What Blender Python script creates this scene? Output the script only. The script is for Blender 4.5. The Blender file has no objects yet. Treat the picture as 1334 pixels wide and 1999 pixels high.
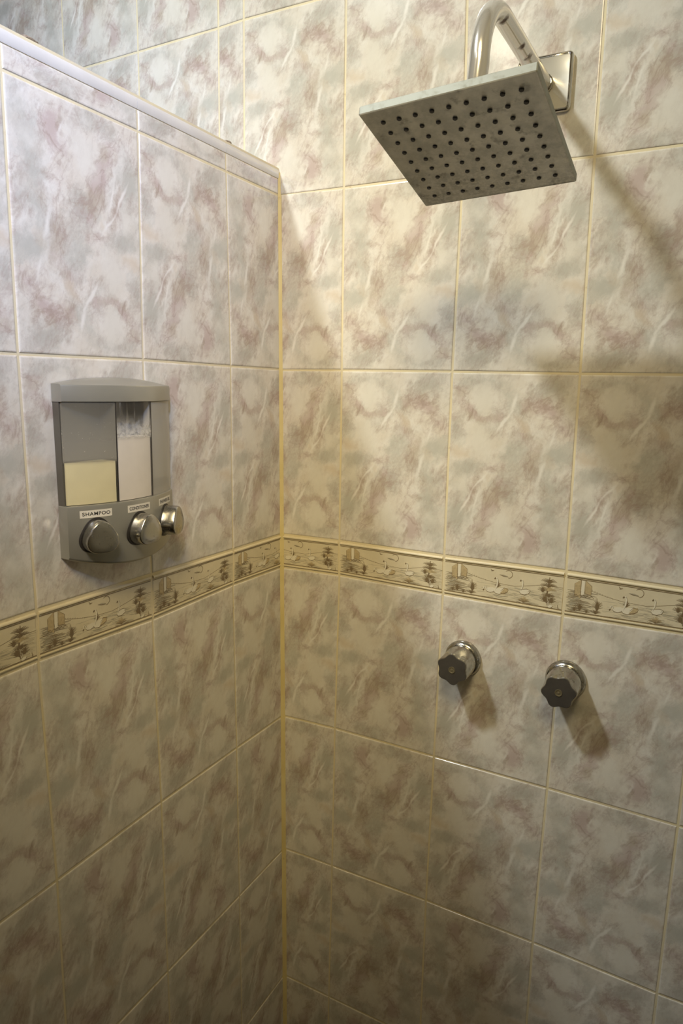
import bpy, bmesh, math, random
from mathutils import Vector, Matrix

random.seed(7)
S = bpy.context.scene
COL = S.collection

# ------------------------------------------------------------------ camera
F = 1353.38
CAM = Vector((.72095, -1.11198, -.02483))
YAW, PITCH, ROLL = -.48463, -.18047, .02247
LEAN = .01494                       # the partition leans slightly out of plumb
fw = Vector((math.sin(YAW)*math.cos(PITCH), math.cos(YAW)*math.cos(PITCH), math.sin(PITCH)))
r0 = Vector((math.cos(YAW), -math.sin(YAW), 0))
u0 = r0.cross(fw)
RT = r0*math.cos(ROLL) + u0*math.sin(ROLL)
UP = -r0*math.sin(ROLL) + u0*math.cos(ROLL)
cd = bpy.data.cameras.new('camera')
cam = bpy.data.objects.new('camera', cd)
COL.objects.link(cam)
M = Matrix((RT, UP, -fw)).transposed().to_4x4()
M.translation = CAM
cam.matrix_world = M
cd.sensor_fit = 'VERTICAL'
cd.sensor_height = 36
cd.sensor_width = 24
cd.lens = F/1999*36
cd.clip_start = .01
S.camera = cam

# ------------------------------------------------------------------ light and exposure
w = bpy.data.worlds.new('world')
S.world = w
w.use_nodes = True
w.node_tree.nodes['Background'].inputs[0].default_value = (.9, .85, .75, 1)
w.node_tree.nodes['Background'].inputs[1].default_value = .05

def lamp(name, kind, loc, energy, color, aim=None, **kw):
    d = bpy.data.lights.new(name, kind)
    d.energy = energy
    d.color = color
    for k, v in kw.items():
        setattr(d, k, v)
    o = bpy.data.objects.new(name, d)
    COL.objects.link(o)
    o.location = loc
    if aim is not None:
        o.rotation_euler = (Vector(aim)-Vector(loc)).to_track_quat('-Z', 'Y').to_euler()
    return o

# shaded lamp high on the other side of the partition
lamp('main_lamp_light', 'SPOT', (-.50, -1.35, 1.66), 140, (.93, .99, 1), aim=(.36, 0, .46),
     spot_size=math.radians(86), spot_blend=1.0, shadow_soft_size=.09)
# added warm fill, no visible source, brightens the inner corner
lamp('corner_fill_light', 'SPOT', (.75, -1.42, 1.05), 112, (1, .81, .46), aim=(.07, -.26, .05),
     spot_size=math.radians(53), spot_blend=1.0, shadow_soft_size=.28)
# added unseen fill, lights the front wall that the chrome reflects
lamp('reflection_fill_light', 'POINT', (-.25, -2.15, 1.45), 6, (1, .93, .78), shadow_soft_size=.06)
# cool lamp high on the bathroom side, right and behind the camera
lamp('cool_lamp_light', 'SPOT', (1.05, -1.55, .95), 180, (.31, .49, 1), aim=(0, -.78, .46),
     spot_size=math.radians(46), spot_blend=1.0, shadow_soft_size=.05)

vs = S.view_settings
vs.view_transform = 'Standard'
vs.look = 'None'
vs.gamma = 1
vs.use_curve_mapping = False
vs.exposure = -.06

# ------------------------------------------------------------------ pixel helpers
def ray(px, py):
    return fw + RT*((px-667)/F) + UP*((999.5-py)/F)

def on_back(px, py, y=0.):
    v = ray(px, py)
    return CAM + v*((y-CAM.y)/v.y)

def on_left(px, py, d=0.):
    v = ray(px, py)
    n = Vector((1, 0, LEAN))
    return CAM + v*((d-n.dot(CAM))/n.dot(v))

# ------------------------------------------------------------------ object helpers
WLOC = {}

def link(o, parent=None):
    COL.objects.link(o)
    if parent is not None:
        o.parent = parent
    return o

def thing(name, label, cat, loc, group=None):
    o = bpy.data.objects.new(name, None)
    o.empty_display_size = .03
    COL.objects.link(o)
    o.location = loc
    WLOC[o] = Vector(loc)
    o['label'] = label
    o['category'] = cat
    if group:
        o['group'] = group
    return o

def sharp(me, deg=35):
    bm = bmesh.new()
    bm.from_mesh(me)
    for f in bm.faces:
        f.smooth = True
    for e in bm.edges:
        e.smooth = len(e.link_faces) == 2 and e.calc_face_angle(0) < math.radians(deg)
    bm.to_mesh(me)
    bm.free()

def mesh(name, verts, faces, mat, parent=None, origin=None, smooth=35, fix=True):
    """verts in world space; origin = world position of the new object's origin"""
    pl = WLOC.get(parent, Vector((0, 0, 0)))
    og = Vector(origin) if origin is not None else pl
    me = bpy.data.meshes.new(name)
    me.from_pydata([Vector(v)-og for v in verts], [], faces)
    if fix:
        bm = bmesh.new()
        bm.from_mesh(me)
        bmesh.ops.recalc_face_normals(bm, faces=bm.faces)
        bm.to_mesh(me)
        bm.free()
    for m in (mat if isinstance(mat, (list, tuple)) else [mat]):
        me.materials.append(m)
    if smooth:
        sharp(me, smooth)
    o = bpy.data.objects.new(name, me)
    link(o, parent)
    o.location = og-pl
    WLOC[o] = og
    return o

def box(x0, x1, y0, y1, z0, z1):
    v = [(x, y, z) for x in (x0, x1) for y in (y0, y1) for z in (z0, z1)]
    f = [(0, 1, 3, 2), (4, 6, 7, 5), (0, 4, 5, 1), (2, 3, 7, 6), (0, 2, 6, 4), (1, 5, 7, 3)]
    return v, f

def rings(loops, cap0=True, cap1=True, closed=True):
    """skin successive loops of equal length"""
    n = len(loops[0])
    v = [p for l in loops for p in l]
    f = []
    for i in range(len(loops)-1):
        for j in range(n if closed else n-1):
            a = i*n+j
            b = i*n+(j+1) % n
            f.append((a, b, b+n, a+n))
    if cap0:
        f.append(tuple(range(n)))
    if cap1:
        f.append(tuple((len(loops)-1)*n+j for j in range(n)))
    return v, f

# ------------------------------------------------------------------ materials
def lin(r, g, b):
    def c(x):
        x /= 255
        return x/12.92 if x <= .04045 else ((x+.055)/1.055)**2.4
    return (c(r), c(g), c(b), 1)

class NT:
    def __init__(s, name):
        s.m = bpy.data.materials.new(name)
        s.m.use_nodes = True
        s.t = s.m.node_tree
        s.b = s.t.nodes['Principled BSDF']
        s.out = s.t.nodes['Material Output']
    def n(s, kind, **kw):
        x = s.t.nodes.new(kind)
        for k, v in kw.items():
            setattr(x, k, v)
        return x
    def l(s, a, b):
        s.t.links.new(a, b)
    def put(s, sock, v):
        if hasattr(v, 'is_output') or isinstance(v, bpy.types.NodeSocket):
            s.l(v, sock)
        else:
            sock.default_value = v
    def math(s, op, a, b=None, c=None, clamp=False):
        x = s.n('ShaderNodeMath', operation=op, use_clamp=clamp)
        for i, v in enumerate((a, b, c)):
            if v is not None:
                s.put(x.inputs[i], v)
        return x.outputs[0]
    def vec(s, op, a, b=None, scale=None):
        x = s.n('ShaderNodeVectorMath', operation=op)
        s.put(x.inputs[0], a)
        if b is not None:
            s.put(x.inputs[1], b)
        if scale is not None:
            s.put(x.inputs[3], scale)
        return x.outputs[0]
    def noise(s, vec, scale, detail=4, rough=.6, dist=0, color=False):
        x = s.n('ShaderNodeTexNoise')
        s.l(vec, x.inputs['Vector'])
        x.inputs['Scale'].default_value = scale
        x.inputs['Detail'].default_value = detail
        x.inputs['Roughness'].default_value = rough
        x.inputs['Distortion'].default_value = dist
        return x.outputs['Color' if color else 0]
    def ramp(s, v, a, b, x=0., y=1.):
        r = s.n('ShaderNodeMapRange', interpolation_type='SMOOTHSTEP')
        s.put(r.inputs['Value'], v)
        r.inputs['From Min'].default_value = a
        r.inputs['From Max'].default_value = b
        r.inputs['To Min'].default_value = x
        r.inputs['To Max'].default_value = y
        return r.outputs[0]
    def mix(s, f, a, b):
        x = s.n('ShaderNodeMix', data_type='RGBA')
        s.put(x.inputs[0], f)
        s.put(x.inputs[6], a)
        s.put(x.inputs[7], b)
        return x.outputs[2]
    def coord(s, which='Object'):
        return s.n('ShaderNodeTexCoord').outputs[which]
    def bump(s, h, strength=.3, dist=.001):
        x = s.n('ShaderNodeBump')
        s.put(x.inputs['Height'], h)
        x.inputs['Strength'].default_value = strength
        x.inputs['Distance'].default_value = dist
        s.l(x.outputs[0], s.b.inputs['Normal'])
    def blobs(s, p, lst):
        """sum of soft ellipses; each (u1,v1,u2,v2,half width m,strength), v counted from the top edge"""
        acc = None
        for u1, v1, u2, v2, hw, st in lst:
            a = Vector((u1*.2, (1-v1)*.3, 0))
            b = Vector((u2*.2, (1-v2)*.3, 0))
            c = (a+b)/2
            d = b-a
            mp = s.n('ShaderNodeMapping', vector_type='TEXTURE')
            s.l(p, mp.inputs['Vector'])
            mp.inputs['Location'].default_value = c
            mp.inputs['Rotation'].default_value = (0, 0, math.atan2(d.y, d.x))
            mp.inputs['Scale'].default_value = (d.length/2+hw, hw, 1)
            g = s.n('ShaderNodeTexGradient', gradient_type='SPHERICAL')
            s.l(mp.outputs[0], g.inputs[0])
            g = g.outputs['Fac']
            acc = s.math('MULTIPLY', g, st) if acc is None else s.math('MULTIPLY_ADD', g, st, acc)
        return acc

def simple(name, col, rough=.5, metal=0., spec=.5, var=0., vscale=30):
    m = NT(name)
    if var:
        p = m.coord()
        f = m.noise(p, vscale)
        c2 = tuple(x*(1-var) for x in col[:3])+(1,)
        m.l(m.mix(m.ramp(f, .35, .65), c2, col), m.b.inputs['Base Color'])
    else:
        m.b.inputs['Base Color'].default_value = col
    m.b.inputs['Roughness'].default_value = rough
    m.b.inputs['Metallic'].default_value = metal
    m.b.inputs['Specular IOR Level'].default_value = spec
    return m.m

def tile_material():
    m = NT('marble_print_tile')
    uv = m.n('ShaderNodeUVMap')
    uv.uv_map = 'UVMap'
    p0 = uv.outputs[0]
    def warp(p, scale, amp, detail=3, rough=.6):
        c = m.noise(p, scale, detail, rough, color=True)
        c = m.vec('SUBTRACT', c, (.5, .5, .5))
        c = m.vec('MULTIPLY', c, (amp, amp, 0))
        return m.vec('ADD', p, c)
    p1 = warp(warp(p0, 20, .034, 5, .65), 80, .014, 5, .7)
    p2 = warp(p0, 34, .010, 5, .6)
    # streaked along the falling diagonal of the printed stone
    def streak(p, k, off):
        mp = m.n('ShaderNodeMapping', vector_type='TEXTURE')
        m.l(p, mp.inputs[0])
        mp.inputs['Location'].default_value = (off, off*.7, 0)
        mp.inputs['Rotation'].default_value = (0, 0, math.radians(64))
        mp.inputs['Scale'].default_value = (k, 1, 1)
        return mp.outputs[0]
    cream = lin(228, 223, 212)
    warmc = lin(219, 211, 196)
    col = m.mix(m.ramp(m.noise(p1, 15, 6, .65), .38, .64), cream, warmc)
    fine = m.noise(streak(p0, 1.6, .3), 85, 6, .75)
    # grey clouds
    grey = m.blobs(p1, [(.10, .29, .22, .30, .030, .9), (.06, .42, .2, .44, .030, .9), (.02, .60, .18, .56, .03, .8),
                        (.75, .50, .95, .49, .018, 1.), (.5, .56, .42, .66, .03, .8), (.9, .12, .98, .3, .026, .9),
                        (.45, .36, .56, .42, .03, .8), (.05, .95, .3, .9, .024, .8), (.6, .95, .95, .96, .020, .9),
                        (.55, .02, .8, .04, .024, .6), (.38, .75, .5, .9, .02, .7), (.95, .62, .99, .8, .02, .8),
                        (.08, .08, .14, .2, .024, .7), (.3, .5, .5, .52, .03, .5)])
    gn = m.noise(streak(p1, 1.7, .1), 17, 8, .68)
    gs = m.math('ADD', m.math('MULTIPLY', grey, .36), m.math('MULTIPLY_ADD', fine, .36, gn))
    col = m.mix(m.ramp(gs, .60, 1.02, 0., .85), col, lin(184, 182, 170))
    # mauve and brown clouds
    mau = m.blobs(p1, [(.36, .03, .22, .20, .018, 1.), (.30, .12, .33, .24, .020, .9), (.76, .13, .58, .38, .024, 1.5),
                       (.66, .24, .58, .36, .018, .9), (.88, .27, .70, .48, .013, 1.2), (.32, .40, .28, .62, .018, 1.),
                       (.20, .36, .22, .44, .014, .9), (.56, .51, .70, .505, .012, 1.), (.30, .62, .42, .72, .022, .9),
                       (.60, .785, .76, .755, .012, 1.3), (.76, .755, .90, .84, .013, 1.3), (.14, .80, .26, .86, .016, 1.1),
                       (.28, .84, .44, .82, .022, .9), (.50, .38, .62, .46, .018, .7), (.90, .88, .98, .93, .015, .9),
                       (.02, .70, .1, .76, .018, .9), (.46, .08, .52, .14, .010, .6), (.20, .28, .30, .31, .014, .8)])
    mn = m.noise(streak(p1, 2.0, .53), 21, 8, .70)
    ms = m.math('ADD', m.math('MULTIPLY', mau, .30), m.math('MULTIPLY_ADD', fine, .50, mn))
    tint = m.mix(m.ramp(m.noise(p0, 24, 3), .40, .60), lin(188, 168, 160), lin(182, 167, 149))
    col = m.mix(m.ramp(ms, .70, 1.16, 0., .80), col, tint)
    # fine wandering veins, gathered in the clouds
    for off, k, st in ((.21, 1.5, .52), (.77, 2.2, .42)):
        rn = m.noise(streak(p2, k, off), 26, 6, .62, .6)
        rg = m.ramp(m.math('ABSOLUTE', m.math('SUBTRACT', rn, .5)), .045, .0)
        rg = m.math('MULTIPLY', rg, m.ramp(m.math('ADD', ms, m.math('MULTIPLY', m.noise(p0, 16, 3), .5)), .85, 1.3))
        col = m.mix(m.math('MULTIPLY', rg, st), col, lin(168, 149, 136))
    # ochre touches
    och = m.blobs(p1, [(.86, .58, .98, .59, .018, 1), (.34, .70, .44, .76, .018, .8), (.62, .42, .7, .47, .014, .6), (.16, .52, .2, .6, .016, .6)])
    col = m.mix(m.math('MULTIPLY', m.ramp(och, .1, .9), .5), col, lin(206, 186, 158))
    # pale veins
    vein = m.blobs(p2, [(.92, .22, .78, .40, .0034, 1.), (.80, .38, .66, .49, .0036, .9), (.80, .22, .72, .42, .0034, .8),
                        (.62, .69, .49, .82, .0036, 1.3), (.50, .81, .46, .91, .0050, 1.1), (.28, .38, .19, .60, .0048, .8),
                        (.40, .06, .33, .16, .0030, .7), (.19, .60, .14, .72, .0034, .6)])
    col = m.mix(m.math('MULTIPLY', m.ramp(vein, .0, .9), .85), col, lin(234, 230, 220))
    # open cream patches
    patch = m.blobs(p1, [(.72, .60, .78, .68, .034, 1), (.72, .85, .76, .90, .030, 1), (.88, .38, .9, .45, .018, .9),
                         (.46, .10, .60, .22, .034, 1), (.1, .16, .16, .2, .024, .6)])
    col = m.mix(m.math('MULTIPLY', m.ramp(patch, .15, .75), .8), col, lin(224, 219, 206))
    m.l(col, m.b.inputs['Base Color'])
    m.b.inputs['Roughness'].default_value = .16
    m.b.inputs['Specular IOR Level'].default_value = .5
    m.bump(m.noise(m.coord('Object'), 6, 1), .1, .002)
    return m.m

def grout_material(name, c1, c2):
    m = NT(name)
    p = m.coord()
    c = m.mix(m.ramp(m.noise(p, 9, 4), .35, .65), c1, c2)
    c = m.mix(m.math('MULTIPLY', m.ramp(m.noise(p, 60, 5, .7), .60, .78), .6), c, lin(170, 140, 92))
    m.l(c, m.b.inputs['Base Color'])
    m.b.inputs['Roughness'].default_value = .65
    m.bump(m.noise(p, 500, 3), .3, .0006)
    return m.m

def worn_chrome(name, base, rough, dirt, dscale=60, amount=.5, metal=1.):
    m = NT(name)
    p = m.coord()
    f = m.math('MULTIPLY', m.ramp(m.noise(p, dscale, 6, .7), .48, .68), amount)
    m.l(m.mix(f, base, dirt), m.b.inputs['Base Color'])
    m.b.inputs['Metallic'].default_value = metal
    m.l(m.math('MULTIPLY_ADD', f, .35, rough), m.b.inputs['Roughness'])
    return m.m

TILE = tile_material()
GROUT = grout_material('aged_grout', lin(226, 212, 172), lin(220, 208, 178))
SEAL = grout_material('yellowed_sealant', lin(222, 204, 146), lin(212, 192, 130))
BORDER = simple('border_glaze', lin(222, 210, 178), .38, var=.08, vscale=25)
SEPIA = simple('print_and_shade_sepia', lin(124, 106, 78), .3)
OCHRE = simple('print_ochre', lin(200, 180, 138), .3, var=.15, vscale=300)
GREYP = simple('print_grey', lin(176, 168, 145), .3)
LIGHTP = simple('print_white', lin(230, 222, 198), .3)
TRIM = simple('trim_glaze', lin(218, 214, 206), .2, var=.06, vscale=20)
PAINT = simple('painted_plaster', lin(186, 174, 146), .7, var=.04)
CEILM = simple('ceiling_paint', lin(236, 232, 222), .8, var=.03)
FLOORM = simple('floor_tile', lin(70, 56, 38), .4, var=.15, vscale=6)

# ------------------------------------------------------------------ setting: shell of the room
FLOOR_Z, CEIL_Z, XR, XL, YF = -1.5, 1.9, 1.16, -1.6, -2.4

def struct(name, v, f, mat, smooth=0):
    o = mesh(name, v, f, mat, None, origin=(0, 0, 0), smooth=smooth)
    o['kind'] = 'structure'
    return o

floor = struct('floor', *box(XL, XR, YF, .14, FLOOR_Z-.1, FLOOR_Z), FLOORM)
ceiling = struct('ceiling', *box(XL, XR, YF, .14, CEIL_Z, CEIL_Z+.1), CEILM)
wall_right = struct('wall_right', *box(XR, XR+.1, YF, .14, FLOOR_Z-.1, CEIL_Z+.1), PAINT)
wall_far_left = struct('wall_far_left', *box(XL-.1, XL, YF, .14, FLOOR_Z-.1, CEIL_Z+.1), PAINT)
wall_front = struct('wall_front', *box(XL, XR, YF-.1, YF, FLOOR_Z-.1, CEIL_Z+.1), PAINT)
GD = .0012                                   # joints lie this far behind the tile faces
wall_back = struct('wall_back', *box(XL, XR, GD, .14, FLOOR_Z, CEIL_Z), GROUT)
HTOP, HEND, HTH = .357, -1.17, .12           # the partition: top, end, thickness
hv = [(-LEAN*z + x, y, z) for x in (-HTH, -GD) for y in (HEND, -.0005) for z in (FLOOR_Z, HTOP-.004)]
wall_left = struct('wall_left', hv, box(0, 1, 0, 1, 0, 1)[1], GROUT)

# ------------------------------------------------------------------ tiles
W, H, HB, X1, Y1 = .203, .30674, .0704, .1316, .15323
ROWZ = {6: CEIL_Z, 5: 5*H, 4: 4*H, 3: 3*H, 2: 2*H, 1: H, 0: 0., -1: -H, -2: -H-HB, -3: -2*H-HB, -4: -3*H-HB, -5: -4*H-HB, -6: FLOOR_Z}
# joint crossings read off the photograph, (column, row): pixel
MB = {(1, 0): (667.2, 722.7), (2, 0): (883.3, 725.4), (3, 0): (1133, 729.7), (1, 1): (671.4, 366.5), (3, 1): (1161.5, 305),
      (1, -1): (662.4, 1055.7), (2, -1): (867.4, 1084.8), (3, -1): (1106, 1115), (1, -2): (662.4, 1122.9), (2, -2): (865, 1160),
      (3, -2): (1098.8, 1201.7), (1, -3): (653.5, 1422), (2, -3): (847, 1477), (3, -3): (1068.7, 1539.2), (4, -3): (1324, 1612.5),
      (1, -4): (648, 1690), (2, -4): (831.4, 1758.2), (3, -4): (1040.3, 1840.3), (4, -4): (1283, 1940),
      (0, 0): (549, 722.5), (0, 1): (541.5, 379.5), (0, -1): (551.5, 1043), (0, -2): (551, 1107.5), (0, -3): (555, 1398), (0, -4): (557, 1657)}
ML = {(1, 0): (451.3, 714.8), (2, 0): (280.2, 702.7), (3, 0): (36, 691.2), (2, 1): (269.9, 256.4), (3, 1): (3, 135),
      (1, -1): (455.7, 1072.5), (2, -1): (296.9, 1121), (3, -1): (72, 1191), (1, -2): (455.7, 1141.7), (2, -2): (298.7, 1209),
      (3, -2): (75.6, 1290), (2, -3): (316, 1565.5), (3, -3): (112.4, 1718.8), (0, 0): (545.5, 721), (0, 1): (540, 379),
      (0, -1): (549.5, 1043), (0, -2): (549.5, 1107.5), (0, -3): (552, 1398), (0, -4): (555, 1657)}

def crossings(meas, base, unproj, cols):
    got = {}
    for (c, r), px in meas.items():
        got[c, r] = unproj(px)
    dx, dz = {}, {}
    for (c, r), (a, z) in got.items():
        dx.setdefault(c, []).append(a-base(c))
        dz.setdefault(r, []).append(z-ROWZ[r])
    av = lambda l: sum(l)/len(l) if l else 0.
    N = {}
    for c in cols:
        for r in ROWZ:
            N[c, r] = got.get((c, r), (base(c)+(av(dx.get(c)) if c > 0 else 0), ROWZ[r]+av(dz.get(r))))
    return N

def unb(px):
    q = on_back(*px)
    return q.x, q.z

def unl(px):
    q = on_left(*px)
    return -q.y, q.z

NB = crossings(MB, lambda c: 0 if c == 0 else X1+(c-1)*W, unb, range(0, 7))
NL = crossings(ML, lambda c: 0 if c == 0 else Y1+(c-1)*W, unl, range(0, 7))
for r in ROWZ:                                # the corner itself
    NB[0, r] = (-LEAN*NB[0, r][1] + .002, NB[0, r][1])
    NL[0, r] = (.002, NL[0, r][1])
for c in range(1, 7):                         # upper courses shift a little to the left
    for r in (2, 3, 4, 5, 6):
        NB[c, r] = (NB[c, r][0]-.004*r, NB[c, r][1])
    NB[c, 2] = (NB[c, 2][0], .606)
GAP = .0017

def pt_back(a, z, d):
    return Vector((a, -d, z))

def pt_left(a, z, d):
    return Vector((-LEAN*z + d, -a, z))

def inset(q, g):
    """shrink a quad TL,TR,BR,BL (2d) by g on every side"""
    out = []
    for i in range(4):
        p, n, b = Vector(q[i]), Vector(q[(i+1) % 4]), Vector(q[i-1])
        out.append(p + (n-p).normalized()*g + (b-p).normalized()*g)
    return out

def tile(name, wall, pt, quad, uvr, mat, flip=False, gap=GAP):
    """quad: TL,TR,BR,BL in wall coordinates as seen; uvr: the slice of the printed tile (u0,u1,v0,v1) with v from the top"""
    q0 = inset(quad, gap)
    q1 = inset(quad, gap+.0008)
    q2 = inset(quad, gap+.0022)
    jit = random.uniform(-.0002, .0002)
    lev = [(q0, -.005), (q0, -.0011), (q1, -.0003), (q2, 0.)]
    verts = [pt(p[0], p[1], d+jit) for q, d in lev for p in q]
    faces = [(i*4+j, i*4+(j+1) % 4, (i+1)*4+(j+1) % 4, (i+1)*4+j) for i in range(3) for j in range(4)] + [(12, 13, 14, 15)]
    c = sum(verts, Vector())/len(verts)
    o = mesh(name, verts, faces, mat, wall, origin=c, smooth=0)
    uvl = o.data.uv_layers.new(name='UVMap')
    u0_, u1_, v0_, v1_ = uvr
    base = [(u0_, v0_), (u1_, v0_), (u1_, v1_), (u0_, v1_)]
    for lp in o.data.loops:
        u, v = base[lp.vertex_index % 4]
        if flip:
            u, v = 1-u, 1-v
        uvl.data[lp.index].uv = (u*.2, (1-v)*.3)
    return o

FL_B = {(0, -1): 0, (0, -2): 0, (0, -3): 0, (1, -4): 0, (2, -4): 1, (3, -4): 0, (0, -4): 0}
def flip_b(c, r):
    if (c, r) in FL_B:
        return FL_B[c, r]
    return {0: 0, 1: 1, 2: 1, 3: 0, -1: 1, -3: 1, -5: (c % 2), -6: 0, -4: c % 2}.get(r, 0)

FL_L = {(1, 0): 1, (2, 0): 0, (3, 0): 0, (0, 0): 0, (1, -1): 0, (2, -1): 1, (3, -1): 1, (2, -3): 0, (1, -3): 0, (0, -3): 1}
rowlist = [-6, -5, -4, -3, -2, -1, 0, 1, 2, 3, 4, 5, 6]
# ---- back wall
for ri in range(len(rowlist)-1):
    r, rt = rowlist[ri], rowlist[ri+1]
    if r == -2:
        continue                              # the border course
    vfrac0 = 0 if r >= 0 or r > -6 else 0
    hgt = NB[1, rt][1]-NB[1, r][1]
    v1 = min(1, hgt/H)
    for c in range(0, 6):
        if c == 0 and r >= 1:
            continue
        q = [NB[c, rt], NB[c+1, rt], NB[c+1, r], NB[c, r]]
        if r == 5:
            vr = (1-v1, 1.)
        else:
            vr = (0., v1)
        u0c = 0.
        if c == 0:
            u0c = 1-X1/W
        tile('tile', wall_back, pt_back, q, (u0c, 1., vr[0], vr[1]), TILE, flip_b(c, r))
    if r >= 1:                                # beyond the partition
        ex = [-.941, -.738, -.535, -.332, -.138, -.082]
        zb, zt = NB[1, r][1], NB[1, rt][1]
        sag = lambda x: .018*x if x < -.1 else 0.
        for i in range(len(ex)):
            a = ex[i]
            b = ex[i+1] if i+1 < len(ex) else None
            bt, bb = (NB[1, rt][0], NB[1, r][0]) if b is None else (b, b)
            q = [(a, zt+sag(a)), (bt, NB[1, rt][1] if b is None else zt+sag(b)), (bb, NB[1, r][1] if b is None else zb+sag(b)), (a, zb+sag(a))]
            if r == 5:
                q[0], q[1] = (q[0][0], CEIL_Z), (q[1][0], CEIL_Z)
            uu = (.72, 1.) if i == 4 else (0., 1.)
            vr = (1-v1, 1.) if r == 5 else (0., 1.)
            tile('tile', wall_back, pt_back, q, uu+vr, TILE, flip_b(1, r))
# ---- partition
TRZ = .336
for ri in range(len(rowlist)-1):
    r, rt = rowlist[ri], rowlist[ri+1]
    if r == -2 or r > 1:
        continue
    for c in range(0, 5):
        ztop = lambda n: (n[0], TRZ) if r == 1 else n
        q = [ztop(NL[c+1, rt if r < 1 else 1]), ztop(NL[c, rt if r < 1 else 1]), NL[c, r], NL[c+1, r]]
        if r == 1:
            vr = (.9, 1.)
        elif r == -6:
            vr = (0., (NL[1, rt][1]-NL[1, r][1])/H)
        else:
            vr = (0., 1.)
        u1c = Y1/W if c == 0 else 1.
        tile('tile', wall_left, pt_left, q, (0., u1c)+vr, TILE, FL_L.get((c, r), (c+r) % 2))
# glazed edge trim along the partition's top: rounded front edge and a flat top
yy0, yy1 = HEND, -.0008
cuts = [-.0008, -NL[1, 1][0], -NL[2, 1][0], -NL[3, 1][0], -NL[4, 1][0], HEND]
for i in range(len(cuts)-1):
    a, b = cuts[i]-(.0004 if i else 0), cuts[i+1]+.0004
    prof = [(-.006, TRZ-.0010), (-.0003, TRZ-.0010), (.0004, TRZ+.001)]
    for k in range(0, 7):
        t = math.radians(15*k)
        prof.append((-.0135+.014*math.cos(t), HTOP-.014+.014*math.sin(t)))
    prof += [(-HTH-.001, HTOP), (-HTH-.001, HTOP-.0045), (-.006, HTOP-.0045)]
    lo = [[Vector((-LEAN*z+x, y, z)) for x, z in prof] for y in (a, b)]
    v, f = rings(lo)
    mesh('edge_trim', v, f, TRIM, wall_left, origin=(0, (a+b)/2, HTOP), smooth=30)
# sealant in the inner corner, below the partition's top
lo = []
for z, wd in [(FLOOR_Z, .0050), (-1, .0050), (-.7, .0050), (-.4, .0042), (-.1, .0040), (.05, .0036), (.2, .0034), (.30, .0026), (.345, .0020)]:
    x = -LEAN*z
    lo.append([Vector((x-.002, .0015, z)), Vector((x+wd*1.35, .0006, z)), Vector((x+wd*.8, -wd*.45, z)), Vector((x+wd*.45, -wd*.8, z)), Vector((x-.0006, -wd*1.35, z))])
v, f = rings(lo)
mesh('corner_sealant', v, f, SEAL, wall_back, smooth=50)

# ---- border course with a printed lake scene
def ribbon(out, pts, wd, mi):
    """flat stroke through (u,v) points, size in metres, width wd metres"""
    P = [Vector(p) for p in pts]
    L, R = [], []
    for i, p in enumerate(P):
        d = (P[min(i+1, len(P)-1)]-P[max(i-1, 0)])
        if d.length < 1e-9:
            d = Vector((1, 0))
        n = Vector((-d.y, d.x)).normalized()*wd*.5*(.45 if i in (0, len(P)-1) else 1)
        L.append(p+n)
        R.append(p-n)
    for i in range(len(P)-1):
        out.append(([L[i], L[i+1], R[i+1], R[i]], mi))

def poly(out, pts, mi):
    out.append(([Vector(p) for p in pts], mi))

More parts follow.
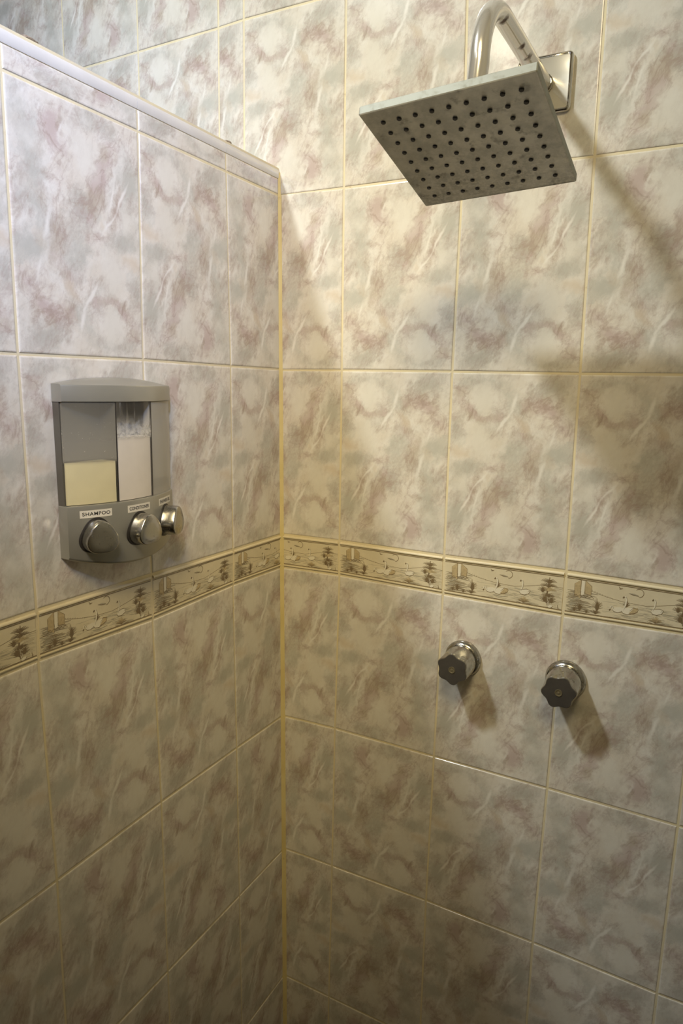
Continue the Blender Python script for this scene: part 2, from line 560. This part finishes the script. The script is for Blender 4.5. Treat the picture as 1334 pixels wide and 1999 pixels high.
def scene_print():
    """polygons ((x,z) metres from the tile's lower left corner, material index): 0 sepia 1 ochre 2 grey 3 white"""
    rnd = random.Random(3)
    BW, BH = .1985, .0505
    g = lambda u, v: (u*BW, (1-v)*BH)
    G = lambda l: [g(*p) for p in l]
    o = []
    def leafy(u, v, du, dv, n, mi=0, wd=.0011, up=1.):
        n, wd = int(n*1.6), wd*.62
        for k in range(n):
            t = k/(n-1)*2-1 if n > 1 else 0
            a = t*1.15
            tip = (u+du*math.sin(a)*1.0, v-dv*math.cos(a)*up*rnd.uniform(.75, 1.1))
            mid = (u+du*math.sin(a)*.38, v-dv*math.cos(a)*.65)
            ribbon(o, G([(u, v), mid, tip]), wd, mi)
    # water and ground tints, lines
    hor = [(.197, .30), (.25, .35), (.31, .40), (.43, .47), (.52, .49), (.61, .50), (.70, .44), (.82, .35), (1., .34)]
    for k in range(90):
        v = .52+.46*k/90
        u = rnd.uniform(.28, .80)
        ln = rnd.uniform(.03, .13)
        ribbon(o, G([(u, v), (u+ln*.5, v+.006), (min(u+ln, .99), v)]), .00045, 2)
    for k in range(54):
        v = .34+.62*k/54
        u = rnd.uniform(.0, .06)
        ln = rnd.uniform(.06, .2)
        ribbon(o, G([(u, v), (u+ln*.5, v+rnd.uniform(-.02, .02)), (u+ln, v+.01)]), .0007, 0 if k % 2 else 2)
    for k in range(22):
        v = .38+.58*k/22
        u = rnd.uniform(.86, .93)
        ribbon(o, G([(u, v), (min(1., u+.08), v+.01)]), .00055, 2 if k % 3 else 0)
    for i in range(len(hor)-1):
        ribbon(o, G([hor[i], hor[i+1]]), .0010, 0)
    for k in range(9):
        u = .2+.02*k
        ribbon(o, G([(u, .29+.02*k), (u+.006, .27+.02*k)]), .0009, 0)
    # towers
    for pts in ([(.062, .16), (.112, .02), (.114, .56), (.066, .48)], [(.146, .02), (.198, .17), (.196, .43), (.146, .40)]):
        poly(o, G(pts), 1)
        ribbon(o, G(pts+[pts[0]]), .0007, 0)
        for k in range(6):
            u = pts[0][0]+.006+.0075*k
            ribbon(o, G([(u, .2), (u, .40)]), .0004, 0)
    poly(o, G([(.118, .04), (.140, .04), (.140, .44), (.118, .46)]), 3)
    for k in range(5):
        ribbon(o, G([(.06+.03*k, .50+.02*(k % 2)), (.08+.03*k, .46), (.10+.03*k, .52)]), .001, 0)
    # bushes on the near bank
    leafy(.115, .92, .055, .26, 9)
    leafy(.075, .95, .03, .14, 6)
    leafy(.17, .96, .03, .12, 5)
    leafy(.25, .86, .050, .36, 10)
    leafy(.24, .95, .05, .14, 7)
    leafy(.05, .80, .03, .10, 5, 2)
    # shadow lines of the rails, put in as sepia strips
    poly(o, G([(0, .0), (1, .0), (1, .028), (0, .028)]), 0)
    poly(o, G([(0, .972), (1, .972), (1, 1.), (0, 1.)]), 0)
    # bird, moon and cloud
    ribbon(o, G([(.402, .06), (.414, .11), (.432, .10)]), .0013, 0)
    ribbon(o, G([(.405, .12), (.420, .12)]), .001, 0)
    moon = [(.555+.033*math.cos(t), .16+.118*math.sin(t)) for t in [math.radians(a) for a in range(-140, 110, 18)]]
    ribbon(o, G(moon), .0008, 0)
    poly(o, G([(.485, .20), (.515, .19), (.55, .225), (.545, .26), (.515, .25)]), 2)
    ribbon(o, G([(.480, .205), (.51, .235), (.555, .25)]), .0011, 0)
    # swans: body, wing, neck, head
    def swan(u, v, s, wing, headlow=False):
        poly(o, G([(u-.040*s, v), (u-.02*s, v-.09*s), (u+.03*s, v-.13*s), (u+.062*s, v-.10*s), (u+.05*s, v+.02*s), (u+.01*s, v+.08*s), (u-.025*s, v+.07*s)]), 3)
        ribbon(o, G([(u-.040*s, v), (u-.025*s, v+.07*s), (u+.01*s, v+.09*s), (u+.05*s, v+.03*s), (u+.066*s, v-.10*s)]), .0008, 0)
        if wing:
            poly(o, G([(u+.015*s, v+.05*s), (u+.05*s, v-.12*s), (u+.08*s, v-.15*s), (u+.078*s, v-.02*s), (u+.05*s, v+.06*s)]), 1)
            ribbon(o, G([(u+.02*s, v-.02*s), (u+.05*s, v-.14*s), (u+.085*s, v-.10*s), (u+.075*s, v+.0*s)]), .0008, 0)
            ribbon(o, G([(u+.02*s, v+.05*s), (u+.055*s, v+.03*s), (u+.08*s, v-.03*s)]), .0012, 0)
        if headlow:
            nk = [(u-.03*s, v), (u-.045*s, v-.12*s), (u-.06*s, v-.10*s), (u-.064*s, v+.02*s)]
        else:
            nk = [(u-.03*s, v-.02*s), (u-.012*s, v-.18*s), (u-.008*s, v-.34*s), (u-.018*s, v-.42*s), (u-.030*s, v-.40*s)]
        ribbon(o, G(nk), .0026*s, 3)
        ribbon(o, [(x+.0012*s, z) for x, z in G(nk)], .0005, 0)
        h = nk[-1]
        poly(o, G([(h[0]-.010*s, h[1]+.02), (h[0], h[1]-.035), (h[0]+.008*s, h[1]-.005), (h[0], h[1]+.035)]), 0)
    leafy(.47, .62, .03, .18, 7, 0, .0012)
    swan(.40, .74, .80, False, True)
    swan(.475, .74, 1.0, True)
    ribbon(o, G([(.43, .86), (.50, .88), (.56, .84)]), .0011, 2)
    swan(.685, .64, .86, False)
    ribbon(o, G([(.66, .57), (.71, .53), (.735, .55), (.72, .62)]), .0009, 0)
    ribbon(o, G([(.69, .73), (.73, .74)]), .0011, 2)
    # water lily
    leafy(.69, .96, .05, .20, 9, 1, .0014)
    leafy(.69, .96, .06, .14, 8, 0, .0008)
    ribbon(o, G([(.63, .94), (.69, .99), (.76, .95)]), .0009, 0)
    # reeds
    ribbon(o, G([(.885, .92), (.875, .6), (.885, .30), (.89, .08)]), .0022, 0)
    for vv, du in ((.18, .07), (.30, .075), (.42, .07), (.60, .06), (.78, .06)):
        leafy(.885, vv+.08, du, .16, 8, 0 if vv != .42 else 1, .0012)
    leafy(.84, .55, .045, .20, 8)
    leafy(.86, .82, .05, .22, 9)
    leafy(.915, .84, .04, .24, 7)
    ribbon(o, G([(.888, .90), (.88, .66)]), .0012, 3)
    swan(.90, .95, .42, False)
    ribbon(o, G([(.965, .86), (.972, .98)]), .0018, 0)
    return o

PRINT = scene_print()
PX0, PZ0 = .0, .0

def clip(polyp, xmin, xmax, zmin, zmax):
    for ax, lim, sg in ((0, xmin, 1), (0, xmax, -1), (1, zmin, 1), (1, zmax, -1)):
        res = []
        for i in range(len(polyp)):
            a, b = polyp[i-1], polyp[i]
            ia, ib = sg*(a[ax]-lim) >= 0, sg*(b[ax]-lim) >= 0
            if ia != ib:
                t = (lim-a[ax])/(b[ax]-a[ax])
                res.append(a+(b-a)*t)
            if ib:
                res.append(b)
        polyp = res
        if len(polyp) < 3:
            return None
    return polyp

def border_tile(wall, pt, quad, u0, u1):
    """quad TL,TR,BR,BL; u0..u1 the slice of the full printed tile"""
    q = inset(quad, GAP+.0008)
    TL, TR, BR, BL = q
    lerp = lambda s, t: (BL*(1-s)+BR*s)*(1-t)+(TL*(1-s)+TR*s)*t
    hgt = (TL-BL).length
    # profile from bottom to top: outer edge, rounded rail, groove, field, groove, rail, edge
    prof = [(0, -.005), (0, -.0010), (.012, .0004), (.035, .0010), (.052, .0007), (.060, -.0012), (.070, -.0014), (.076, -.0003),
            (.906, -.0003), (.911, -.0014), (.920, -.0016), (.926, .0003), (.942, .0014), (.965, .0016), (.988, .0008), (1, -.0010), (1, -.005)]
    lo = []
    for s in (0., 1.):
        lo.append([pt(*lerp(s, t), d) for t, d in prof])
    v, f = rings(lo)
    c = sum(v, Vector())/len(v)
    o = mesh('border_tile', v, f, BORDER, wall, origin=c, smooth=40)
    verts, faces, mats = [], [], []
    full = .1985
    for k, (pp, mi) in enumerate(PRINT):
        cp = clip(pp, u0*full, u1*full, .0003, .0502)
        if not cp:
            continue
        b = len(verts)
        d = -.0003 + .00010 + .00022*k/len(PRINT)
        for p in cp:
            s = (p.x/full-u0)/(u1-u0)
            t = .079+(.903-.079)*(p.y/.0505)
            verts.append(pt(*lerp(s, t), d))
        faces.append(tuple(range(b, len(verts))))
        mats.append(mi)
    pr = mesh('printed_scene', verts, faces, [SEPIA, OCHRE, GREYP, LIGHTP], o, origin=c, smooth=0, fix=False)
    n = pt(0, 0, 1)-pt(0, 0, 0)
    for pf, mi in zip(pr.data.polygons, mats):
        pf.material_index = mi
    bm = bmesh.new()
    bm.from_mesh(pr.data)
    bm.normal_update()
    for fc in bm.faces:
        if fc.normal.dot(n) < 0:
            fc.normal_flip()
    bm.to_mesh(pr.data)
    bm.free()

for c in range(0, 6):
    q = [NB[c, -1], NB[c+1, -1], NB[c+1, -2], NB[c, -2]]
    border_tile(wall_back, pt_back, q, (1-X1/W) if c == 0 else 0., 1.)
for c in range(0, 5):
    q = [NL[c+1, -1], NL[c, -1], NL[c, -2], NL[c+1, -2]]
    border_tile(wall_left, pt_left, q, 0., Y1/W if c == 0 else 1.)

# ------------------------------------------------------------------ shower head
def head_face_material():
    m = NT('limescaled_steel')
    p = m.coord()
    n1 = m.noise(p, 26, 5, .65)
    n2 = m.noise(p, 120, 6, .75)
    c = m.mix(m.ramp(n1, .36, .66), lin(160, 159, 149), lin(192, 190, 178))
    # scale gathers towards the low, wall-side edge
    sx = m.n('ShaderNodeSeparateXYZ')
    m.l(p, sx.inputs[0])
    low = m.ramp(sx.outputs['Y'], -.02, .095)
    sc = m.math('MULTIPLY', m.ramp(n2, .44, .62), m.math('MULTIPLY_ADD', low, .75, .12))
    c = m.mix(sc, c, lin(216, 214, 202))
    st = m.math('MULTIPLY', m.ramp(m.noise(p, 45, 4, .6), .56, .7), .6)
    c = m.mix(st, c, lin(96, 93, 82))
    m.l(c, m.b.inputs['Base Color'])
    m.b.inputs['Metallic'].default_value = .3
    m.l(m.math('MULTIPLY_ADD', sc, .25, .36), m.b.inputs['Roughness'])
    return m.m

def arm_material():
    m = NT('spotted_chrome')
    p = m.coord()
    acc = None
    for x, y, z, r in ((.002, -.226, .402, .009), (.004, -.150, .405, .007), (.004, -.118, .406, .008), (.003, -.128, .411, .005)):
        d = m.n('ShaderNodeVectorMath', operation='DISTANCE')
        m.l(m.vec('ADD', p, m.vec('MULTIPLY', m.vec('SUBTRACT', m.noise(p, 150, 2, color=True), (.5, .5, .5)), (.008, .008, .008))), d.inputs[0])
        d.inputs[1].default_value = (x, y, z-.411)
        g = m.ramp(d.outputs['Value'], r, r*.3)
        acc = g if acc is None else m.math('MAXIMUM', acc, g)
    m.l(m.mix(acc, lin(214, 212, 207), lin(84, 62, 44)), m.b.inputs['Base Color'])
    m.l(m.math('SUBTRACT', .72, m.math('MULTIPLY', acc, .6)), m.b.inputs['Metallic'])
    m.l(m.math('MULTIPLY_ADD', acc, .4, .17), m.b.inputs['Roughness'])
    return m.m

HEADF = head_face_material()
ARMM = arm_material()
CHROME = worn_chrome('polished_chrome', lin(214, 212, 206), .07, lin(150, 148, 138), 40, .25)
RIMM = worn_chrome('satin_chrome', lin(134, 137, 130), .55, lin(118, 119, 111), 50, .4, .3)
PLATEM = worn_chrome('satin_plate', lin(226, 221, 206), .22, lin(190, 178, 150), 30, .12, .5)
RUBBER = simple('dark_rubber', lin(34, 33, 30), .6)

PLC = Vector((.455, 0, .411))
shower = thing('shower_head', 'square chrome rain shower head on a bent wall arm', 'shower head', PLC)
# wall plate: rounded square with a soft edge
def rsq(h, r, d, n=6):
    out = []
    for cx, cz, a0 in ((h-r, h-r, 0), (-h+r, h-r, 90), (-h+r, -h+r, 180), (h-r, -h+r, 270)):
        for k in range(n+1):
            t = math.radians(a0+90*k/n)
            out.append(Vector((PLC.x+cx+r*math.cos(t), -d, PLC.z+cz+r*math.sin(t))))
    return out
hp = .0395
v, f = rings([rsq(hp, .007, .0002), rsq(hp, .007, .0050), rsq(hp-.0008, .0065, .0068), rsq(hp-.0024, .006, .0078), rsq(hp-.0036, .005, .0074), rsq(hp-.0044, .004, .0068)], cap0=False)
wp = mesh('wall_plate', v, f, [CHROME, PLATEM], shower, smooth=40)
for pf in wp.data.polygons:
    pf.material_index = 1 if pf.area > .003 else 0
# arm: level out of the wall, bent over and down
AX, AZ, AR = .4505, .4125, .0113
YB, BR_ = -.212, .081
path = [Vector((PLC.x, -.004, PLC.z)), Vector((PLC.x, -.03, PLC.z+.001)), Vector((.4535, -.09, AZ-.001)), Vector((.452, -.15, AZ)), Vector((AX, YB, AZ))]
for k in range(1, 13):
    t = math.radians(90*k/12)
    path.append(Vector((AX, YB-BR_*math.sin(t), AZ-BR_*(1-math.cos(t)))))
path.append(Vector((AX-.004, YB-BR_+.002, AZ-BR_-.036)))
def tube(path, rad, n=24):
    lo = []
    for i, p in enumerate(path):
        d = (path[min(i+1, len(path)-1)]-path[max(i-1, 0)]).normalized()
        a = Vector((1, 0, 0))
        a = (a-d*a.dot(d)).normalized()
        b = d.cross(a)
        r = rad[i] if isinstance(rad, (list, tuple)) else rad
        lo.append([p+(a*math.cos(2*math.pi*j/n)+b*math.sin(2*math.pi*j/n))*r for j in range(n)])
    return rings(lo)
v, f = tube(path, AR)
mesh('arm', v, f, ARMM, shower, origin=(.4535, 0, .411), smooth=60)
v, f = tube([Vector((PLC.x, -.0078, PLC.z)), Vector((PLC.x, -.0115, PLC.z)), Vector((PLC.x, -.0125, PLC.z))], [.0135, .0135, .0118])
mesh('arm_collar', v, f, CHROME, shower, smooth=40)
# head plate
HC = Vector((.439, -.267, .251))
ax_u = Vector((.998, -.035, .043)).normalized()
ax_n = Vector((-.031, .277, .960))
ax_n = (ax_n-ax_u*ax_n.dot(ax_u)).normalized()
ax_v = ax_n.cross(ax_u)
hd = bpy.data.objects.new('head_plate', None)
R3 = Matrix((ax_u, ax_v, ax_n)).transposed()
def hp_(x, y, z):
    return HC + ax_u*x + ax_v*y + ax_n*z
def sq(h, z, c=.0012):
    return [(h-c, h, z), (-h+c, h, z), (-h, h-c, z), (-h, -h+c, z), (-h+c, -h, z), (h-c, -h, z), (h, -h+c, z), (h, h-c, z)]
def local_obj(name, verts, faces, mats, parent, matidx=None, smooth=30):
    me = bpy.data.meshes.new(name)
    me.from_pydata(verts, [], faces)
    bm = bmesh.new()
    bm.from_mesh(me)
    bmesh.ops.recalc_face_normals(bm, faces=bm.faces)
    bm.to_mesh(me)
    bm.free()
    for m in mats:
        me.materials.append(m)
    if matidx:
        for p in me.polygons:
            p.material_index = matidx(p)
    sharp(me, smooth)
    o = bpy.data.objects.new(name, me)
    link(o, parent)
    return o
h = .1
v, f = rings([sq(h-.002, .0006), sq(h-.0008, 0), sq(h, .0009), sq(h, .0095), sq(h-.001, .0105)])
hd = local_obj('head_plate', v, f, [RIMM, HEADF], shower, lambda p: 1 if p.normal.z < -.5 else 0)
hd.matrix_local = Matrix.Translation(HC-PLC) @ R3.to_4x4()
# 9 x 9 rubber nozzles under the plate
nlo = []
for rr, zz in ((.0029, .0012), (.0029, -.0003), (.0024, -.0008), (.0012, -.0009)):
    nlo.append([(rr*math.cos(2*math.pi*k/8), rr*math.sin(2*math.pi*k/8), zz) for k in range(8)])
nv, nf = rings(nlo, cap0=False)
first = None
for i in range(9):
    for j in range(9):
        if first is None:
            o = first = local_obj('nozzle', nv, nf, [RUBBER], hd, smooth=40)
        else:
            o = first.copy()
            link(o, hd)
        o.location = (-.0788+.0197*i, -.0785+.0197*j, 0)
# swivel between arm and head
pe = path[-1]
ball = HC + ax_n*.025
v, f = tube([pe+Vector((0, 0, .004)), pe+Vector((0, 0, .003)), pe+Vector((0, 0, -.002)), ball, HC+ax_n*.020, HC+ax_n*.016, HC+ax_n*.0105],
            [.0118, .0138, .0142, .0150, .0165, .0200, .0225])
mesh('swivel', v, f, CHROME, shower, smooth=40)

# ------------------------------------------------------------------ tap handles
KNOB = worn_chrome('scaled_chrome', lin(176, 174, 166), .16, lin(118, 112, 96), 90, .75)
KFACE = simple('smoked_chrome', lin(118, 113, 106), .26, .65, var=.12, vscale=60)
KRING = simple('cap_ring', lin(150, 140, 112), .35, .6)
def tap(name, cx, cz, rot, label, cat, yaw=0.):
    t = thing(name, label, cat, (cx, 0, cz), 'pair of tap handles under the border')
    def ring(r, y, star=0., n=72):
        out = []
        for k in range(n):
            a = 2*math.pi*k/n
            lobe = (.5+.5*math.cos(6*(a-rot)))
            rr = r*(1-star*(1-lobe)*.155)
            out.append(Vector((cx+rr*math.cos(a), y, cz+rr*math.sin(a))))
        return out
    v, f = rings([ring(.0320, -.0003), ring(.0322, -.0030), ring(.0312, -.0062), ring(.0290, -.0095), ring(.0255, -.0115), ring(.020, -.0122)], cap0=False)
    mesh('flange', v, f, KNOB, t, smooth=40)
    hb = mesh('handle', *rings([ring(.0258, -.0128), ring(.0270, -.0140), ring(.0276, -.0200), ring(.0276, -.0280, .08), ring(.0275, -.0370, .35), ring(.0275, -.0460, .75),
                               ring(.0276, -.0545, 1.), ring(.0276, -.0580, 1.), ring(.0267, -.0596, 1.)]), KNOB, t, smooth=45)
    mesh('end_face', *rings([ring(.0266, -.0594, 1.), ring(.0260, -.0602, 1.), ring(.0150, -.0606, .5), ring(.006, -.0607)]), KFACE, hb, smooth=45)
    mesh('screw_cap', *rings([ring(.0056, -.0604, 0, 24), ring(.0056, -.0616, 0, 24), ring(.0047, -.0617, 0, 24), ring(.0043, -.0609, 0, 24), ring(.0018, -.0609, 0, 24), ring(.0014, -.0616, 0, 24)], cap0=False), KRING, hb, smooth=40)
    return t
tap('tap_handle', .3815, -.4865, math.radians(-24), 'scaled chrome star-shaped tap handle on the tile nearer the inner corner', 'tap handle')
tap('tap_handle', .5545, -.4860, math.radians(8), 'chrome star-shaped tap handle set over the tile joint, farther from the inner corner', 'tap handle')

# ------------------------------------------------------------------ soap dispenser
YL, YR = -.5165, -.3255
SILVER = simple('satin_silver_plastic', lin(168, 166, 156), .30, .55, var=.05, vscale=12)
SILVD = simple('silver_back_plastic', lin(104, 100, 90), .40, .3)
DARK = simple('dark_gap', lin(42, 38, 34), .5)
BUTT = worn_chrome('button_chrome', lin(178, 176, 170), .20, lin(150, 146, 134), 80, .4)
PAPER = simple('label_paper', lin(226, 220, 204), .5)
INK = simple('label_ink', lin(28, 26, 24), .5)

def plastic(name, tint, frost, spotted):
    """clear smoky plastic wall: see-through, with a glossy skin and a film of residue and painted reflection"""
    m = NT(name)
    p = m.coord()
    tr = m.n('ShaderNodeBsdfTransparent')
    tr.inputs[0].default_value = tint
    film = m.n('ShaderNodeBsdfDiffuse')
    film.inputs[0].default_value = lin(230, 226, 214)
    f = frost
    if spotted == 1:       # above the filling line: spatter, and a film carrying a painted reflection gradient
        sx = m.n('ShaderNodeSeparateXYZ')
        m.l(p, sx.inputs[0])
        up = m.ramp(sx.outputs['Z'], .124, .132)
        f = m.math('MULTIPLY_ADD', m.math('MULTIPLY', m.ramp(m.noise(p, 260, 2, .5), .70, .76), up), .5, frost)
        f = m.math('ADD', f, m.math('MULTIPLY', up, m.ramp(sx.outputs['Z'], .132, .21, .46, .20)))
        film.inputs[0].default_value = lin(176, 171, 156)
    if spotted == 2:       # runs of conditioner down the inside
        mp = m.n('ShaderNodeMapping')
        m.l(p, mp.inputs[0])
        mp.inputs['Scale'].default_value = (60, 75, 10)
        sx = m.n('ShaderNodeSeparateXYZ')
        m.l(p, sx.inputs[0])
        run = m.math('MULTIPLY', m.ramp(m.noise(mp.outputs[0], 1., 2, .5), .52, .62), m.ramp(sx.outputs['Z'], .150, .170))
        haze = m.ramp(sx.outputs['Z'], .190, .150)
        haze = m.math('MULTIPLY', haze, m.math('MULTIPLY', m.ramp(m.noise(p, 150, 3), .35, .6, .3, .8), m.ramp(sx.outputs['Z'], .153, .160)))
        f = m.math('ADD', m.math('MAXIMUM', m.math('MULTIPLY', run, .6), haze), frost)
    a = m.n('ShaderNodeMixShader')
    m.put(a.inputs[0], f)
    m.l(tr.outputs[0], a.inputs[1])
    m.l(film.outputs[0], a.inputs[2])
    gl = m.n('ShaderNodeBsdfGlossy')
    gl.inputs['Roughness'].default_value = .08
    lw = m.n('ShaderNodeLayerWeight')
    fr = m.math('MULTIPLY_ADD', m.math('POWER', lw.outputs['Facing'], 4.), .55, .04)
    b = m.n('ShaderNodeMixShader')
    m.l(fr, b.inputs[0])
    m.l(a.outputs[0], b.inputs[1])
    m.l(gl.outputs[0], b.inputs[2])
    m.l(b.outputs[0], m.out.inputs[0])
    return m.m

disp = thing('soap_dispenser', 'silver three-chamber soap dispenser mounted on the partition tiles', 'soap dispenser', (0, (YL+YR)/2, -.255))
def sof(y):
    return (y-(YL+YR)/2)/((YR-YL)/2)
def dep(y):
    s = sof(y)
    return .015+.028*(1-s*s)
WX = .0006       # back of the dispenser on the tiles
def wx(z):
    return -LEAN*z+WX
NS = 28
ys = [YL+(YR-YL)*k/NS for k in range(NS+1)]
# back case
v, f = box(0, 1, 0, 1, 0, 1)
lo = []
for z in (-.250, -.034):
    x = wx(z)
    lo.append([Vector((x, YL, z)), Vector((x, YR, z)), Vector((x+.011, YR, z)), Vector((x+.011, YL, z))])
v, f = rings(lo)
mesh('back_case', v, f, SILVD, disp, smooth=30)
def slab(ya, yb, z0, z1, off, x0, n=12, inset_=0.):
    """block between two heights with the bowed front; z0/z1 numbers or functions of y"""
    yy = [ya+(yb-ya)*k/n for k in range(n+1)]
    fz = lambda z, y: z(y) if callable(z) else z
    lo = []
    for which in (0, 1):
        zz = (z0, z1)[which]
        l = [Vector((wx(-.15)+x0, ya, fz(zz, ya))), Vector((wx(-.15)+x0, yb, fz(zz, yb)))]
        l += [Vector((wx(-.15)+dep(y)+off, y, fz(zz, y))) for y in reversed(yy)]
        lo.append(l)
    return rings(lo)
# lower front panel, bowed underside
zb = lambda y: -.2515-.0165*(1-sof(y)**2)
yy = ys
def panel_loop(z, off, shrink=0.):
    fz = (lambda y: z(y)) if callable(z) else (lambda y: z)
    e = .0009-shrink
    l = [Vector((wx(-.2)+.0003, YL-e, fz(YL))), Vector((wx(-.2)+.0003, YR+e, fz(YR)))]
    l += [Vector((wx(-.2)+dep(y)+off, y-e if y == yy[0] else y+e if y == yy[-1] else y, fz(y))) for y in reversed(yy)]
    return l
v, f = rings([panel_loop(lambda y: zb(y), -.004, .002), panel_loop(lambda y: zb(y)+.0015, -.0004), panel_loop(lambda y: zb(y)+.004, .0010),
              panel_loop(-.1850, .0010), panel_loop(-.1828, .0004), panel_loop(-.1820, -.0012, .001)])
mesh('front_panel', v, f, SILVER, disp, smooth=40)
# cap with crowned lid
def cap_loop(z, off, k=1., crown=0., shrink=0.):
    l = [Vector((wx(-.04)+.0005, YL-.001+shrink, z)), Vector((wx(-.04)+.0005, YR+.001-shrink, z))]
    for y in reversed(yy):
        yc = (YL+YR)/2+(y-(YL+YR)/2)*(1.01-shrink*8)
        l.append(Vector((wx(-.04)+(dep(y)+off)*k, yc, z+crown*(1-sof(y)**2))))
    l[0].z += 0
    return l
v, f = rings([cap_loop(-.0520, .0005), cap_loop(-.0515, .0026), cap_loop(-.0335, .0026), cap_loop(-.0312, .0016), cap_loop(-.0302, -.001, .97, .0), cap_loop(-.0300, -.002, .88, .0015, .001),
              cap_loop(-.0298, -.003, .66, .0062, .002), cap_loop(-.0297, -.004, .35, .0085, .003)], cap1=False)
# close the lid with a strip to the wall
n = 2+len(yy)
base = len(v)-n
back = []
for j in range(2, n):
    p = v[base+j]
    v.append(Vector((wx(-.04)+.0008, p.y, p.z)))
    back.append(len(v)-1)
for j in range(len(back)-1):
    f.append((base+2+j, base+3+j, back[j+1], back[j]))
mesh('top_cap', v, f, SILVER, disp, smooth=40)
# chambers and what is in them
third = (YR-YL)/3
liq1 = simple('cream_shampoo', lin(240, 228, 184), .35, var=.05, vscale=30)
liq2 = simple('white_conditioner', lin(242, 234, 218), .35, var=.05, vscale=30)
res3 = simple('leftover_gel', lin(150, 146, 140), .35, var=.2, vscale=200)
P1 = plastic('smoky_plastic', (.95, .95, .92, 1), .05, 1)
P2 = plastic('streaked_plastic', (.96, .95, .94, 1), .04, 2)
P3 = plastic('frosted_plastic', (.92, .89, .82, 1), .45, 0)
for i, (pm, lm, lvl) in enumerate(((P1, liq1, -.1275), (P2, liq2, -.0985), (P3, res3, -.1765))):
    ya, yb = YL+third*i+.0008, YL+third*(i+1)-.0008
    # outer shell only: front, sides, top and bottom lip
    v, f = slab(ya, yb, -.1818, -.0522, -.0006, .0112)
    ch = mesh('chamber', v, f, pm, disp, smooth=40)
    ch['label'] = ('chamber half full of cream shampoo', 'chamber with white conditioner and streaks', 'nearly empty frosted chamber')[i]
    v, f = slab(ya+.0012, yb-.0012, -.1812, lvl, -.0018, .0122)
    mesh(('shampoo', 'conditioner', 'gel_remnant')[i], v, f, lm, ch, smooth=40)
for i in (1, 2):
    yv = YL+third*i
    v, f = slab(yv-.0007, yv+.0007, -.1815, -.0525, -.0004, .0112, 2)
    mesh('divider', v, f, DARK, disp, smooth=30)
# push buttons and their stickers
ZBT = -.2235
for i in range(3):
    yc = YL+third*(i+.5)
    s = sof(yc)
    slope = -.028*2*s/((YR-YL)/2)
    tv = Vector((slope, 1, 0)).normalized()              # along the face
    nv_ = Vector((tv.y, -tv.x, 0))                       # out of the face
    base = Vector((wx(-.2)+dep(yc)+.0008, yc, ZBT))
    def tri(r, d, n=48, lift=0.):
        out = []
        for k in range(n):
            a = 2*math.pi*k/n
            rr = r*(1+.085*math.cos(3*(a-math.pi/2)))
            out.append(base+nv_*d+tv*(rr*math.cos(a))+Vector((0, 0, rr*math.sin(a)+lift)))
        return out
    mesh('button_recess', *rings([tri(.0232, -.003), tri(.0232, .0008), tri(.0222, .0012)]), DARK, disp, smooth=40)
    mesh('push_button', *rings([tri(.0212, .0002), tri(.0210, .0100), tri(.0206, .0186), tri(.0201, .0200), tri(.0192, .0206), tri(.010, .0209), tri(.003, .0210)], cap0=False), BUTT, disp, smooth=50)
    zc, hw_, hh = -.1935, (.0195, .0205, .0195)[i], .0048
    def strip(y0, y1, z0, z1, off, n=10):
        yl_ = [y0+(y1-y0)*k/n for k in range(n+1)]
        x = wx(-.2)+.0010
        lo = []
        for y in yl_:
            lo.append([Vector((x+dep(y)-.0004, y, z0)), Vector((x+dep(y)+off, y, z0)), Vector((x+dep(y)+off, y, z1)), Vector((x+dep(y)-.0004, y, z1))])
        return rings(lo)
    lb = mesh('label_sticker', *strip(yc-hw_, yc+hw_, zc-hh, zc+hh, .00035), PAPER, disp, smooth=30)
    cu = bpy.data.curves.new('lettering', 'FONT')
    cu.body = ('SHAMPOO', 'CONDITIONER', 'SHOWER GEL')[i]
    cu.size = .0062
    cu.offset = .00010
    cu.space_character = 1.12 if i == 0 else 1.0
    cu.align_x = 'CENTER'
    cu.align_y = 'CENTER'
    tmp = bpy.data.objects.new('lettering_curve', cu)
    COL.objects.link(tmp)
    dg = bpy.context.evaluated_depsgraph_get()
    me = bpy.data.meshes.new_from_object(tmp.evaluated_get(dg))
    bpy.data.objects.remove(tmp)
    xs = [q.co.x for q in me.vertices]
    wtx = max(xs)-min(xs)
    mid = (max(xs)+min(xs))/2
    kx = min(1.15, (hw_*2-.005)/wtx)
    for q in me.vertices:
        y = yc+(q.co.x-mid)*kx
        z = zc+q.co.y*1.0
        q.co = Vector((wx(-.2)+.0010+dep(y)+.00055, y, z))-WLOC[lb]
    me.materials.clear()
    me.materials.append(INK)
    lo_ = bpy.data.objects.new('lettering', me)
    link(lo_, lb)

# small lumps of mortar left on the partition's top edge
MORTAR = simple('grey_mortar', lin(160, 144, 124), .9, var=.4, vscale=300)
for px, py, k in ((72, 81, 1.), (458, 284, .7)):
    q = on_left(px, py)
    vv, ff = [], []
    bm = bmesh.new()
    bmesh.ops.create_icosphere(bm, subdivisions=2, radius=1)
    rnd = random.Random(px)
    for b in bm.verts:
        s = .8+.4*rnd.random()
        b.co = Vector((b.co.x*.005, b.co.y*.011*k, b.co.z*.0018))*s
    me = bpy.data.meshes.new('mortar_lump')
    bm.to_mesh(me)
    bm.free()
    me.materials.append(MORTAR)
    o = bpy.data.objects.new('mortar_lump', me)
    link(o, wall_left)
    o.location = (-.018, q.y, HTOP+.0018)
